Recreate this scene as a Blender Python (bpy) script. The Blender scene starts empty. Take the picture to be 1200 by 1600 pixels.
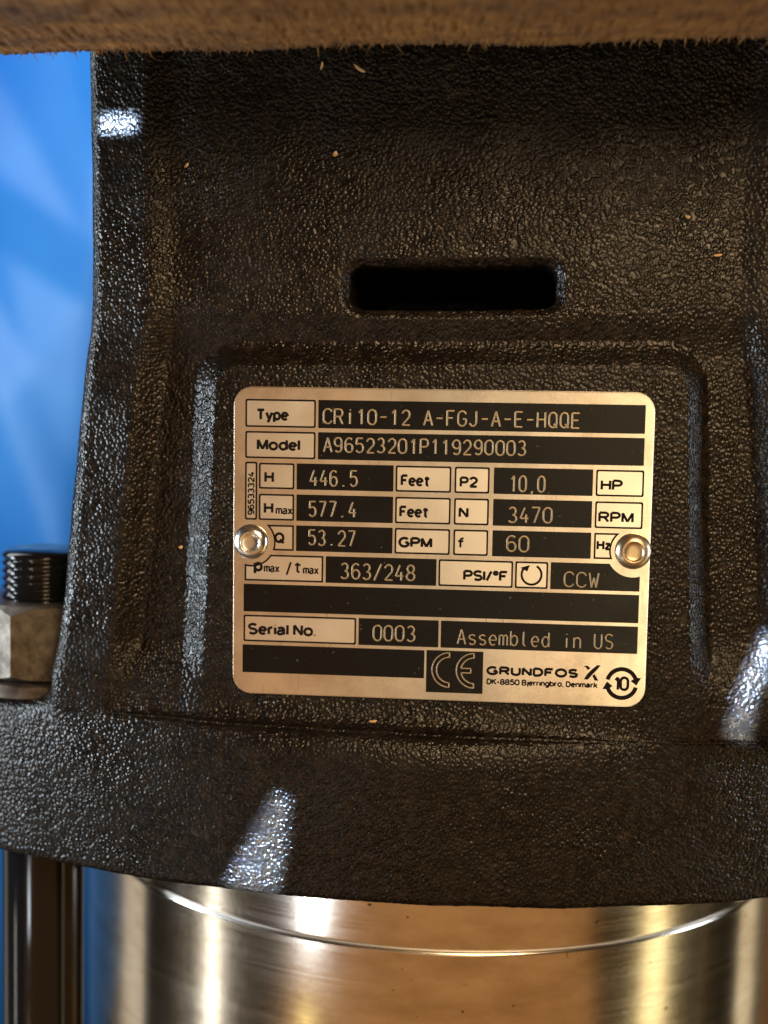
import bpy, bmesh, math, random
import numpy as np
from mathutils import Matrix, Vector

random.seed(7)
rng = np.random.default_rng(11)
scene = bpy.context.scene
COL = scene.collection
R = math.radians

# ------------------------------------------------------------------ camera
F_PX = 1900.0                       # focal length in photograph pixels (1200 wide)
PITCH, ROLL = R(6.3), R(1.8)
cr, sr = math.cos(ROLL), math.sin(ROLL)
r0 = np.array([1.0, 0, 0]); FWD = np.array([0, math.cos(PITCH), -math.sin(PITCH)])
u0 = np.array([0, math.sin(PITCH), math.cos(PITCH)])
RIGHT = cr * r0 + sr * u0
UP = cr * u0 - sr * r0
CAMROT = np.stack([RIGHT, -UP, FWD], axis=1)          # camera (x right, y down, z forward) -> world

# the nameplate's plane seen from the camera
r1 = np.array([0.99616, 0.02353, -0.0842]); r1 /= np.linalg.norm(r1)
r2 = np.array([-0.0217, 0.9953, 0.0937]); r2 -= r1 * (r1 @ r2); r2 /= np.linalg.norm(r2)
PX, PD = CAMROT @ r1, CAMROT @ r2                     # plate right / plate down in the world
PN = -np.cross(PX, PD)                                # towards the viewer
PW, PH = 0.100, 0.075
corner_cam = np.array([-0.03614, -0.03022, 0.2922])
CAM = -(CAMROT @ corner_cam) - (PX * PW / 2 + PD * PH / 2)   # world origin = centre of the plate
S = 0.292 / F_PX                                      # metres per photo pixel at the plate

cam_d = bpy.data.cameras.new('camera')
cam_d.sensor_fit = 'HORIZONTAL'; cam_d.sensor_width = 36.0
cam_d.lens = 36.0 * F_PX / 1200.0
cam_d.clip_start = 0.01; cam_d.clip_end = 50
cam_d.dof.use_dof = True
cam_d.dof.focus_distance = 0.290
cam_d.dof.aperture_fstop = 8.5
cam = bpy.data.objects.new('camera', cam_d); COL.objects.link(cam)
m = Matrix.Identity(4)
for i in range(3):
    m[i][0] = RIGHT[i]; m[i][1] = UP[i]; m[i][2] = -FWD[i]; m[i][3] = CAM[i]
cam.matrix_world = m
scene.camera = cam

# ------------------------------------------------------------------ world and lamps
w = bpy.data.worlds.new('World'); scene.world = w; w.use_nodes = True
w.node_tree.nodes['Background'].inputs[0].default_value = (0.060, 0.040, 0.024, 1)
w.node_tree.nodes['Background'].inputs[1].default_value = 0.55
scene.view_settings.view_transform = 'Standard'
scene.view_settings.look = 'None'
scene.view_settings.exposure = 0.0
scene.view_settings.gamma = 1.0
scene.render.resolution_x, scene.render.resolution_y = 768, 1024
scene.render.engine = 'CYCLES'


def area(name, loc, target, sx, sy, radiance, col, spread=180, shape='RECTANGLE', roll=0.0):
    d = bpy.data.lights.new(name, 'AREA')
    d.shape = shape; d.size = sx; d.size_y = sy
    d.energy = radiance * math.pi * sx * sy
    d.color = col
    d.spread = R(spread)
    o = bpy.data.objects.new(name, d); COL.objects.link(o)
    o.location = loc
    q = (Vector(target) - Vector(loc)).to_track_quat('-Z', 'Y')
    o.rotation_euler = (q.to_matrix() @ Matrix.Rotation(roll, 3, 'Z')).to_euler()
    return o

area('warm_overhead_lamp', (0.13, -0.42, 0.27), (0.03, 0, 0.0), 0.20, 0.20, 22.0, (1.0, 0.68, 0.37))
area('tan_reflection_lamp', (-0.19, -0.62, -0.07), (-0.19, 0, -0.07), 0.17, 0.34, 0.60, (1.0, 0.54, 0.25))  # added lamp behind the camera, gives the plate's left part its tan reflection
area('pale_reflection_lamp', (-0.055, -0.63, -0.07), (-0.055, 0, -0.07), 0.105, 0.34, 0.54, (1.0, 0.80, 0.51))  # added strip lamp, mirrored as the paler middle of the plate
area('rosy_reflection_lamp', (0.032, -0.64, -0.07), (0.032, 0, -0.07), 0.062, 0.34, 1.5, (1.0, 0.58, 0.32))  # added strip lamp for the brownish reflection in the plate's right half
area('yellow_side_glow', (0.12, -0.63, -0.05), (0.10, 0, -0.05), 0.11, 0.34, 2.5, (1.0, 0.82, 0.44))
area('low_amber_glow', (0.02, -0.50, -0.42), (0.02, 0.05, -0.05), 1.1, 0.42, 0.42, (1.0, 0.45, 0.13))  # lamp put in where the steel would reflect a warm crate floor
area('low_gold_strip', (0.40, -0.11, -0.28), (0.06, 0.02, -0.12), 0.055, 0.34, 3.0, (1.0, 0.80, 0.40))
area('cool_right_fill', (0.47, -0.05, 0.0), (0.06, 0, 0.0), 0.08, 0.24, 16.0, (0.86, 0.93, 1.0))  # added fill lamp that brightens the pad's right bevel
area('cold_daylight_gap', (-0.470, -0.045, -0.03), (-0.05, 0, -0.02), 0.070, 0.22, 54.0, (0.80, 0.91, 1.0))
area('cold_low_gap', (-0.235, -0.25, -0.238), (-0.03, 0.01, -0.10), 0.030, 0.032, 26.0, (0.82, 0.91, 1.0))
area('gold_low_accent', (-0.225, -0.22, -0.33), (-0.03, 0.01, -0.12), 0.022, 0.08, 3.0, (1.0, 0.80, 0.28))  # accent lamp added for the yellow streak on the sleeve
area('pale_low_accent', (-0.40, -0.08, -0.31), (-0.055, 0.02, -0.13), 0.018, 0.12, 9.0, (1.0, 0.93, 0.80))  # accent lamp added for the thin bright line on the sleeve's left
area('pale_left_fill', (-0.40, 0.16, -0.28), (-0.08, 0.05, -0.12), 0.10, 0.30, 0.75, (1.0, 0.86, 0.66))  # unseen lamp added to brighten the sleeve's left edge
area('pale_right_fill', (0.42, 0.17, -0.27), (0.09, 0.05, -0.12), 0.10, 0.30, 0.9, (1.0, 0.82, 0.52))  # counterpart on the other side, added to brighten the sleeve's right edge
area('tarp_daylight', (-0.45, 0.22, 0.30), (-0.22, 0.62, 0.0), 0.35, 0.35, 7.0, (0.86, 0.94, 1.0))


def gap_beam(px, py, h, sx, sy, power, roll, direction, cut=None, dist=0.24):
    """narrow daylight beam through a gap in the crate; cut trims the gap's outline to a slanted edge"""
    d = CAMROT @ np.array([(px - 600) / F_PX, (py - 800) / F_PX, 1.0])
    p = CAM + d * (((PN * h - CAM) @ PN) / (d @ PN))
    src = p + dist * np.array(direction)
    o = area('gap_daylight_beam', src, p, sx, sy, 1.0, (0.50, 0.69, 1.0), spread=1.2, roll=roll)
    o.data.energy = power
    if cut:
        L = o.data; L.use_nodes = True; nt = L.node_tree
        g = nt.nodes.new('ShaderNodeNewGeometry'); sp = nt.nodes.new('ShaderNodeSeparateXYZ')
        nt.links.new(g.outputs['Parametric'], sp.inputs[0])
        ml = nt.nodes.new('ShaderNodeMath'); ml.operation = 'MULTIPLY_ADD'; ml.inputs[1].default_value = cut[0]; ml.inputs[2].default_value = cut[1]
        nt.links.new(sp.outputs[1], ml.inputs[0])
        gt = nt.nodes.new('ShaderNodeMath'); gt.operation = 'GREATER_THAN' if cut[2] else 'LESS_THAN'
        nt.links.new(sp.outputs[0], gt.inputs[0]); nt.links.new(ml.outputs[0], gt.inputs[1])
        nt.links.new(gt.outputs[0], nt.nodes['Emission'].inputs['Strength'])
gap_beam(190, 194, -0.004, 0.0076, 0.0032, 0.0036, 0.0, (-0.62, -0.78, 0.0))
gap_beam(380, 1318, 0.010, 0.0120, 0.027, 0.038, R(-6), (-0.54, -0.78, 0.30), (0.75, 0.0, True))
gap_beam(1164, 1070, -0.001, 0.0044, 0.026, 0.020, R(-6), (-0.54, -0.78, 0.30), (0.6, -0.05, True))

# ------------------------------------------------------------------ helpers
def mat(name):
    mt = bpy.data.materials.new(name); mt.use_nodes = True
    nt = mt.node_tree
    return mt, nt, nt.nodes['Principled BSDF']

def node(nt, typ, **kw):
    n = nt.nodes.new(typ)
    for k, v in kw.items():
        if k in n.inputs.keys(): n.inputs[k].default_value = v
        else: setattr(n, k, v)
    return n

def coords(nt, scale=(1, 1, 1), rot=(0, 0, 0)):
    tc = nt.nodes.new('ShaderNodeTexCoord'); mp = nt.nodes.new('ShaderNodeMapping')
    mp.inputs['Scale'].default_value = scale; mp.inputs['Rotation'].default_value = rot
    nt.links.new(tc.outputs['Object'], mp.inputs[0])
    return mp.outputs[0]

def noise(nt, vec, scale, detail=2, rough=0.5):
    n = node(nt, 'ShaderNodeTexNoise', Scale=scale, Detail=detail, Roughness=rough)
    nt.links.new(vec, n.inputs['Vector'])
    return n.outputs['Fac']

def ramp(nt, fac, stops):
    n = nt.nodes.new('ShaderNodeValToRGB'); cr_ = n.color_ramp
    while len(cr_.elements) < len(stops): cr_.elements.new(0.5)
    for e, (p, c) in zip(cr_.elements, stops):
        e.position = p; e.color = (c, c, c, 1) if isinstance(c, (int, float)) else (*c, 1)
    nt.links.new(fac, n.inputs[0])
    return n.outputs[0]

def bump(nt, bs, h, dist, strength=1.0, prev=None):
    b = node(nt, 'ShaderNodeBump', Strength=strength, Distance=dist)
    nt.links.new(h, b.inputs['Height'])
    if prev is not None: nt.links.new(prev, b.inputs['Normal'])
    nt.links.new(b.outputs[0], bs.inputs['Normal'])
    return b.outputs[0]

def at(px, py, h=0.0):
    """world point where the sight line through a photo pixel meets the plane h metres in front of the plate's plane"""
    d = CAMROT @ np.array([(px - 600) / F_PX, (py - 800) / F_PX, 1.0])
    t = ((PN * h - CAM) @ PN) / (d @ PN)
    return CAM + d * t

def mesh_obj(name, verts, faces, material, parent=None, smooth=False):
    me = bpy.data.meshes.new(name)
    me.from_pydata([tuple(v) for v in verts], [], faces)
    me.validate(); me.update()
    return link(name, me, material, parent, smooth)

def link(name, me, material, parent=None, smooth=False):
    if material is not None:
        me.materials.clear(); me.materials.append(material)
    if smooth:
        me.polygons.foreach_set('use_smooth', [True] * len(me.polygons))
    o = bpy.data.objects.new(name, me); COL.objects.link(o)
    if parent is not None: o.parent = parent
    return o

def bm_obj(name, bm, material, parent=None, smooth=False):
    me = bpy.data.meshes.new(name); bmesh.ops.recalc_face_normals(bm, faces=bm.faces)
    bm.to_mesh(me); bm.free()
    return link(name, me, material, parent, smooth)

def tag(o, label, cat, group=None, kind=None):
    o['label'] = label; o['category'] = cat
    if group: o['group'] = group
    if kind: o['kind'] = kind

def lathe(prof, n=96):
    """profile of (radius, z) -> verts, faces"""
    V, Fc = [], []
    for (r, z) in prof:
        for k in range(n):
            a = 2 * math.pi * k / n
            V.append((r * math.cos(a), r * math.sin(a), z))
    for i in range(len(prof) - 1):
        for k in range(n):
            k2 = (k + 1) % n
            Fc.append((i * n + k, i * n + k2, (i + 1) * n + k2, (i + 1) * n + k))
    return V, Fc

def blur(a, sig):
    fy = np.fft.fftfreq(a.shape[0])[:, None]; fx = np.fft.fftfreq(a.shape[1])[None, :]
    g = np.exp(-2 * (np.pi * sig) ** 2 * (fy ** 2 + fx ** 2))
    o = np.real(np.fft.ifft2(np.fft.fft2(a) * g))
    return o / o.std()

def sst(x, a, b):
    t = np.clip((x - a) / (b - a), 0, 1); return t * t * (3 - 2 * t)

# ------------------------------------------------------------------ materials
M = {}
# black cast-iron paint with orange-peel pebbles
mt, nt, bs = mat('black_cast_paint')
v = coords(nt)
big = noise(nt, v, 60, 3)
dust = noise(nt, v, 420, 3, 0.65)
cm = nt.nodes.new('ShaderNodeMix'); cm.data_type = 'RGBA'
cm.inputs[6].default_value = (0.0050, 0.0038, 0.0028, 1); cm.inputs[7].default_value = (0.022, 0.0145, 0.0085, 1)
nt.links.new(ramp(nt, dust, [(0.45, 0.0), (0.8, 1.0)]), cm.inputs[0])
nt.links.new(cm.outputs[2], bs.inputs['Base Color'])
nt.links.new(ramp(nt, big, [(0.3, 0.22), (0.7, 0.40)]), bs.inputs['Roughness'])
bs.inputs['Specular IOR Level'].default_value = 0.26
wob = noise(nt, v, 300, 2, 0.5)
vadd = nt.nodes.new('ShaderNodeVectorMath'); vadd.operation = 'MULTIPLY_ADD'; vadd.inputs[1].default_value = (0.0006,) * 3
wn = node(nt, 'ShaderNodeTexNoise', Scale=420.0, Detail=2.0); nt.links.new(v, wn.inputs['Vector'])
nt.links.new(wn.outputs['Color'], vadd.inputs[0]); nt.links.new(v, vadd.inputs[2])
vo = node(nt, 'ShaderNodeTexVoronoi', Scale=1120.0, feature='SMOOTH_F1'); vo.inputs['Smoothness'].default_value = 0.35
nt.links.new(vadd.outputs[0], vo.inputs['Vector'])
p1 = bump(nt, bs, ramp(nt, vo.outputs['Distance'], [(0.0, 1.0), (0.25, 0.85), (0.75, 0.0)]), 0.00025, 0.8)
nt.links.new(ramp(nt, noise(nt, v, 45, 3, 0.6), [(0.30, 0.55), (0.68, 1.0)]), p1.node.inputs['Strength'])
p2 = bump(nt, bs, noise(nt, v, 760, 3, 0.5), 0.00026, 0.35, p1)
M['cast'] = mt

def metal(name, col, rough, aniso=0.0, smudge=0.0):
    mt, nt, bs = mat(name)
    bs.inputs['Base Color'].default_value = (*col, 1); bs.inputs['Metallic'].default_value = 1
    bs.inputs['Roughness'].default_value = rough
    if smudge:
        v = coords(nt)
        f = noise(nt, v, 90, 4, 0.6)
        nt.links.new(ramp(nt, f, [(0.35, rough), (0.75, rough + smudge)]), bs.inputs['Roughness'])
        g = noise(nt, v, 2600, 2)
        bump(nt, bs, g, 0.00002, 0.35)
    return mt
M['plate'] = metal('satin_aluminium', (0.80, 0.74, 0.66), 0.20, smudge=0.09)
def plate_wear(mt):
    nt = mt.node_tree; bs = nt.nodes['Principled BSDF']
    v = coords(nt)
    a = ramp(nt, noise(nt, v, 55, 5, 0.7), [(0.33, (0.60, 0.54, 0.46)), (0.60, (0.82, 0.77, 0.69))])
    sc = noise(nt, coords(nt, (900, 60, 60), (0, 0, 0.9)), 1.0, 3, 0.6)
    m1 = nt.nodes.new('ShaderNodeMix'); m1.data_type = 'RGBA'; m1.blend_type = 'MULTIPLY'; m1.inputs[0].default_value = 0.6
    nt.links.new(a, m1.inputs[6]); nt.links.new(ramp(nt, sc, [(0.28, (0.55, 0.5, 0.45)), (0.36, (1, 1, 1))]), m1.inputs[7])
    nt.links.new(m1.outputs[2], bs.inputs['Base Color'])
plate_wear(M['plate'])
M['cell'] = metal('pale_cell_metal', (0.88, 0.85, 0.78), 0.27, smudge=0.12)
M['groove'] = metal('dull_plate_groove', (0.33, 0.28, 0.22), 0.42)
M['zinc'] = metal('bright_rivet', (0.80, 0.75, 0.68), 0.17, smudge=0.2)

# black printed fields, slightly glossy with smears and dust
mt, nt, bs = mat('black_print')
v = coords(nt)
bs.inputs['Specular IOR Level'].default_value = 0.28
f = noise(nt, v, 110, 4, 0.65)
nt.links.new(ramp(nt, f, [(0.3, 0.20), (0.75, 0.38)]), bs.inputs['Roughness'])
sp = noise(nt, v, 900, 2, 0.5)
cm = nt.nodes.new('ShaderNodeMix'); cm.data_type = 'RGBA'
cm.inputs[6].default_value = (0.0018, 0.0019, 0.0022, 1); cm.inputs[7].default_value = (0.075, 0.072, 0.062, 1)
nt.links.new(ramp(nt, sp, [(0.70, 0.0), (0.76, 1.0)]), cm.inputs[0])
nt.links.new(cm.outputs[2], bs.inputs['Base Color'])
M['black'] = mt

mt, nt, bs = mat('dark_print_ink')
bs.inputs['Base Color'].default_value = (0.010, 0.008, 0.007, 1); bs.inputs['Roughness'].default_value = 0.9
bs.inputs['Specular IOR Level'].default_value = 0.08
M['ink'] = mt
mt, nt, bs = mat('engraved_stroke')
bs.inputs['Base Color'].default_value = (0.36, 0.285, 0.18, 1); bs.inputs['Roughness'].default_value = 0.45
bs.inputs['Metallic'].default_value = 0.6
M['engraved'] = mt

# brushed stainless steel, brush lines run round the sleeve
mt, nt, bs = mat('brushed_stainless')
v = coords(nt, (8, 8, 1500))
f = noise(nt, v, 1.0, 4, 0.7)
v2 = coords(nt)
bs.inputs['Base Color'].default_value = (0.70, 0.66, 0.60, 1); bs.inputs['Metallic'].default_value = 1
nt.links.new(ramp(nt, f, [(0.3, 0.15), (0.7, 0.22)]), bs.inputs['Roughness'])
bs.inputs['Anisotropic'].default_value = 0.35
pb = bump(nt, bs, f, 0.00002, 0.16)
pit = noise(nt, v2, 520, 1, 0.4)
cm = nt.nodes.new('ShaderNodeMix'); cm.data_type = 'RGBA'
cm.inputs[6].default_value = (0.72, 0.68, 0.62, 1); cm.inputs[7].default_value = (0.10, 0.08, 0.06, 1)
nt.links.new(ramp(nt, pit, [(0.76, 0.0), (0.80, 1.0)]), cm.inputs[0])
stn = nt.nodes.new('ShaderNodeMix'); stn.data_type = 'RGBA'; stn.blend_type = 'MULTIPLY'; stn.inputs[0].default_value = 1.0
nt.links.new(cm.outputs[2], stn.inputs[6]); nt.links.new(ramp(nt, noise(nt, coords(nt, (1, 1, 2.5)), 38, 5, 0.65), [(0.3, (0.72, 0.66, 0.58)), (0.62, (1, 1, 1))]), stn.inputs[7])
nt.links.new(stn.outputs[2], bs.inputs['Base Color'])
M['steel'] = mt
M['edge'] = metal('bare_steel_edge', (0.66, 0.62, 0.57), 0.45)
M['bronze'] = metal('bronzed_rivet', (0.60, 0.47, 0.32), 0.24, smudge=0.2)

# galvanised nut
mt, nt, bs = mat('dull_zinc_nut')
v = coords(nt)
f = noise(nt, v, 260, 5, 0.7)
c = nt.nodes.new('ShaderNodeMix'); c.data_type = 'RGBA'
c.inputs[6].default_value = (0.06, 0.047, 0.036, 1); c.inputs[7].default_value = (0.18, 0.155, 0.128, 1)
nt.links.new(ramp(nt, f, [(0.35, 0.0), (0.7, 1.0)]), c.inputs[0]); nt.links.new(c.outputs[2], bs.inputs['Base Color'])
bs.inputs['Metallic'].default_value = 0.75; bs.inputs['Roughness'].default_value = 0.48
bump(nt, bs, f, 0.00025, 0.5)
M['nut'] = mt

mt, nt, bs = mat('black_oxide_steel')
v = coords(nt)
bs.inputs['Base Color'].default_value = (0.006, 0.006, 0.007, 1); bs.inputs['Specular IOR Level'].default_value = 0.4
nt.links.new(ramp(nt, noise(nt, v, 200, 3), [(0.3, 0.06), (0.8, 0.16)]), bs.inputs['Roughness'])
M['oxide'] = mt

# blue tarpaulin
mt, nt, bs = mat('blue_tarpaulin')
v = coords(nt)
f = noise(nt, v, 6, 3)
c = nt.nodes.new('ShaderNodeMix'); c.data_type = 'RGBA'
c.inputs[6].default_value = (0.012, 0.165, 0.58, 1); c.inputs[7].default_value = (0.045, 0.265, 0.70, 1)
nt.links.new(ramp(nt, f, [(0.3, 0.0), (0.7, 1.0)]), c.inputs[0]); nt.links.new(c.outputs[2], bs.inputs['Base Color'])
bs.inputs['Roughness'].default_value = 0.42
M['tarp'] = mt

def wood(name, a, b, axis):
    mt, nt, bs = mat(name)
    v = coords(nt, axis)
    f = noise(nt, v, 1.0, 5, 0.65)
    f2 = noise(nt, coords(nt), 210, 4, 0.7)
    mx = nt.nodes.new('ShaderNodeMath'); mx.operation = 'ADD'
    nt.links.new(f, mx.inputs[0]); nt.links.new(f2, mx.inputs[1])
    hf = nt.nodes.new('ShaderNodeMath'); hf.operation = 'MULTIPLY'; hf.inputs[1].default_value = 0.5
    nt.links.new(mx.outputs[0], hf.inputs[0])
    c = nt.nodes.new('ShaderNodeMix'); c.data_type = 'RGBA'
    c.inputs[6].default_value = (*a, 1); c.inputs[7].default_value = (*b, 1)
    nt.links.new(ramp(nt, hf.outputs[0], [(0.35, 0.0), (0.65, 1.0)]), c.inputs[0]); nt.links.new(c.outputs[2], bs.inputs['Base Color'])
    bs.inputs['Roughness'].default_value = 0.85
    bump(nt, bs, hf.outputs[0], 0.0018, 0.6)
    return mt
M['wood'] = wood('rough_sawn_wood', (0.075, 0.028, 0.004), (0.33, 0.145, 0.022), (20, 90, 90))
M['fibre'] = wood('wood_fibre', (0.25, 0.13, 0.04), (0.50, 0.29, 0.10), (60, 60, 60))
mt, nt, bs = mat('fresh_wood_chip')
bs.inputs['Base Color'].default_value = (0.55, 0.33, 0.13, 1); bs.inputs['Roughness'].default_value = 0.8
M['chip'] = mt

# ------------------------------------------------------------------ setting: tarpaulin and crate timber behind
nx, nz = 260, 280
CREASE = []
rc2 = random.Random(21)
for k in range(26):
    an = R(rc2.choice([18, 22, 28, -12, 35, 8, 62, -40]) + rc2.uniform(-9, 9))
    px_, pz_ = rc2.uniform(-0.48, -0.14), rc2.uniform(-0.30, 0.28)
    CREASE.append((math.cos(an), math.sin(an), px_ * math.cos(an) + pz_ * math.sin(an), (1 if k % 2 else -1) * rc2.uniform(0.07, 0.22)))
V = []
for j in range(nz):
    for i in range(nx):
        x = -0.85 + 0.90 * i / (nx - 1); z = -0.55 + 1.05 * j / (nz - 1)
        y = 0.64
        for (cx_, sx_, off, amp_) in CREASE:
            t_ = x * cx_ + z * sx_ - off
            y += amp_ * math.sqrt(t_ * t_ + 0.004 ** 2)
        y += 0.010 * math.sin(z * 6 + x * 5)
        V.append((x, y, z))
Fc = [(j * nx + i, j * nx + i + 1, (j + 1) * nx + i + 1, (j + 1) * nx + i) for j in range(nz - 1) for i in range(nx - 1)]
tarp = mesh_obj('tarpaulin', V, Fc, M['tarp'], smooth=True)
sm = tarp.modifiers.new('thick', 'SOLIDIFY'); sm.thickness = 0.0006
tag(tarp, 'creased bright blue plastic tarpaulin hanging behind the pump', 'tarpaulin')

def plank_mesh(name, L, D, H, nl, nd, nh, amp, seed, material):
    rg = np.random.default_rng(seed)
    bm = bmesh.new()
    bmesh.ops.create_cube(bm, size=1)
    for vv in bm.verts: vv.co = Vector((vv.co.x * L, vv.co.y * D, vv.co.z * H))
    ex = [e for e in bm.edges if abs(e.verts[0].co.x - e.verts[1].co.x) > 1e-6]
    bmesh.ops.subdivide_edges(bm, edges=ex, cuts=nl, use_grid_fill=True)
    ey = [e for e in bm.edges if abs(e.verts[0].co.y - e.verts[1].co.y) > 1e-6 and abs(e.verts[0].co.x - e.verts[1].co.x) < 1e-6]
    bmesh.ops.subdivide_edges(bm, edges=ey, cuts=nd, use_grid_fill=True)
    for vv in bm.verts:
        k = amp * rg.normal()
        vv.co += Vector((0, amp * rg.normal() * 0.6 + amp * 3.0 * math.sin(vv.co.x * 70 + seed) + amp * 2.2 * math.sin(vv.co.x * 190), k + amp * 2.0 * math.sin(vv.co.x * 95 + 1.0)))
    return bm_obj(name, bm, material, smooth=True)

# crate board across the top, its sawn underside seen from below
pl, pr_ = at(-140, 84, 0.014), at(1340, 62, 0.014)      # rear lower edge
d = pr_ - pl; Lb = np.linalg.norm(d); ang = math.atan2(d[1], d[0]); tilt = math.atan2(d[2], math.hypot(d[0], d[1]))
board = plank_mesh('crate_board', Lb, 0.052, 0.05, 380, 20, 1, 0.00016, 5, M['wood'])
mid = (pl + pr_) / 2
board.rotation_euler = (R(1.0), -tilt, ang - R(1.2))
rot = board.rotation_euler.to_matrix()
board.location = Vector(mid) - rot @ Vector((0, 0.026, -0.025))
tag(board, 'rough brown sawn board with frayed edge across the top of the black casting', 'wooden board')
fr = []; ff = []
for k in range(240):
    x = random.uniform(-Lb / 2, Lb / 2); y = 0.026 - abs(random.gauss(0, 0.0012))
    l = abs(random.gauss(0, 0.0008)) + 0.0003
    if random.random() < 0.03: l *= 2.2
    r_ = random.uniform(0.00012, 0.00035)
    tip = Vector((x + random.gauss(0, l * 0.5), y + random.gauss(0, l * 0.3), -0.025 - l))
    b0 = len(fr)
    for a in range(3):
        fr.append((x + r_ * math.cos(a * 2.1), y + r_ * math.sin(a * 2.1), -0.0245))
    fr.append(tuple(tip))
    for a in range(3): ff.append((b0 + a, b0 + (a + 1) % 3, b0 + 3))
fz = mesh_obj('frayed_fibre', fr, ff, M['fibre'], board); fz['kind'] = 'stuff'

pk = at(1290, 1500, -0.25)
back = plank_mesh('crate_post', 0.16, 0.03, 0.9, 20, 4, 1, 0.0002, 8, M['wood'])
back.location = Vector((pk[0] + 0.045, pk[1], -0.1))
tag(back, 'brown timber crate post standing behind the right side of the steel sleeve', 'wooden post')

# ------------------------------------------------------------------ the pump
flange_front = at(722, 1421, 0.006)
FR = 0.29
fcx, fcy = flange_front[0], flange_front[1] + FR
zb = flange_front[2]
s_front = at(690, 1450, -0.006)
SR = 0.1166
ax = at(684, 1450, -0.006)[0] * 1.0
axis_y = s_front[1] + SR
ax = CAM[0] + (713 - 600) / F_PX * (axis_y - CAM[1]) - 0.0035
pump = bpy.data.objects.new('vertical_pump', None); COL.objects.link(pump)
pump.location = (ax, axis_y, zb - 0.16)
pump.empty_display_size = 0.05
tag(pump, 'black cast pump head with riveted metal nameplate above a brushed steel sleeve', 'pump')
PINV = Matrix.Translation(-Vector(pump.location))
def child(o):
    o.parent = pump; o.matrix_parent_inverse = PINV
    return o

# --- motor stool casting: one lofted skin from the upper body down over the foot flange
def aleft(b):
    return np.interp(b, [-80, 90, 480, 540, 600, 700, 860, 1000, 1060, 1100, 1140], [124, 126, 131, 127, 119, 108, 94, 80, 75, 68, 60])
NS, NF = 60, 580
ts = np.linspace(0, 1, NF)
bbs = np.arange(-90, 1094, 2.0)
ctr = lambda b: 708 - 0.020 * (b - 800)
d_cam = lambda a, b: (CAMROT @ np.stack([(a - 600) / F_PX, (b - 800) / F_PX, np.ones_like(a)])).T
def plane(a, b):
    d = d_cam(a, b)
    t = (-(CAM @ PN)) / (d @ PN)
    return CAM + d * t[:, None]
def rrect(x, y, cx, cy, hx, hy, r):
    qx = np.abs(x - cx) - hx + r; qy = np.abs(y - cy) - hy + r
    return np.hypot(np.maximum(qx, 0), np.maximum(qy, 0)) + np.minimum(np.maximum(qx, qy), 0) - r
rows = []; slotmask = []
for bb in bbs:
    al = float(aleft(bb)) ; ar = 2 * ctr(bb) - al
    a = al + (ar - al) * ts
    b = bb + 0.031 * (a - 700)
    q = np.minimum(a - al, ar - a)
    up = 1 - sst(b, 470, 560)
    # ribs at both sides
    rc = 122 - 10 * (1 - up)
    valley = -35 + 14 * up + 5 * up * np.cos((a - 708) / 420.0 * np.pi / 2) 
    rib = -12 - (95 - np.minimum(q, 95)) * 0.14
    h = rib + (valley - rib) * sst(q, rc - 26, rc + 24)
    h = h + sst(b, 1000, 1090) * np.maximum(0, -9 - h) * 0.85
    rr = 24.0
    h = h - np.where(q < rr, rr - np.sqrt(np.maximum(rr * rr - (rr - q) ** 2, 0)), 0)
    # raised pad that carries the plate
    pl_ = 338 - 0.043 * (b - 560); pr2 = 1074 + 0.008 * (b - 560)
    sd = rrect(a, b, (pl_ + pr2) / 2, 572 + 450, (pr2 - pl_) / 2, 450, 34)
    pad = 1 - (0.4 * sst(sd, -4, 44) + 0.6 * np.clip((sd - 1) / 38, 0, 1))
    h = h + pad * (-7 - h)
    # faint ledge below the slot
    h = h + 2.0 * sst(b, 478, 490) * (1 - sst(b, 505, 560)) * sst(a, 420, 520) * (1 - sst(a, 1000, 1060))
    # ventilation slot
    ss = rrect(a, b + 0.006 * (a - 710) - 3.0 * np.sin((a - 560) / 90.0) * 0.6, 708, 447, 165, 34, 24)
    h = h - 9.0 * (1 - sst(ss, 0, 15)) - 600 * (1 - sst(ss, -7, 0.5))
    P = plane(a, b) + PN[None, :] * (h * S)[:, None]
    k = np.linspace(1, 0, NS + 1)[:-1]
    cl = P[0]; cr2 = P[-1]
    left = cl[None, :] + np.stack([k * 0 - 0.004 * k, k ** 1.3 * 0.10, k * 0], 1)
    right = cr2[None, :] + np.stack([k[::-1] * 0, k[::-1] ** 1.3 * 0.10, k[::-1] * 0], 1)
    rows.append(np.concatenate([left, P, right]))
    slotmask.append(np.concatenate([np.ones(NS), np.clip(ss / 6.0, 0, 1), np.ones(NS)]))
nbody = len(rows)
B = rows[-1].copy()
ztop0 = B[NS:NS + NF, 2].mean(); B[:, 2] = ztop0
for i in range(1, 61):                             # settle the lowest body rows onto one level
    wgt = 1 - float(sst(i - 1, 0, 60))
    rows[-i][:, 2] += (ztop0 + (i - 1) * 2 * S - rows[-i][:, 2]) * wgt
kk = np.linspace(1, 0, NS + 1)[:-1]
Xl = np.concatenate([B[NS, 0] - 0.115 * kk, B[NS:NS + NF, 0], B[NS + NF - 1, 0] + 0.115 * kk[::-1]])
Xl = np.clip(Xl, fcx - 0.2, fcx + 0.2)
Yl = fcy - np.sqrt(FR ** 2 - (Xl - fcx) ** 2)
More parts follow.
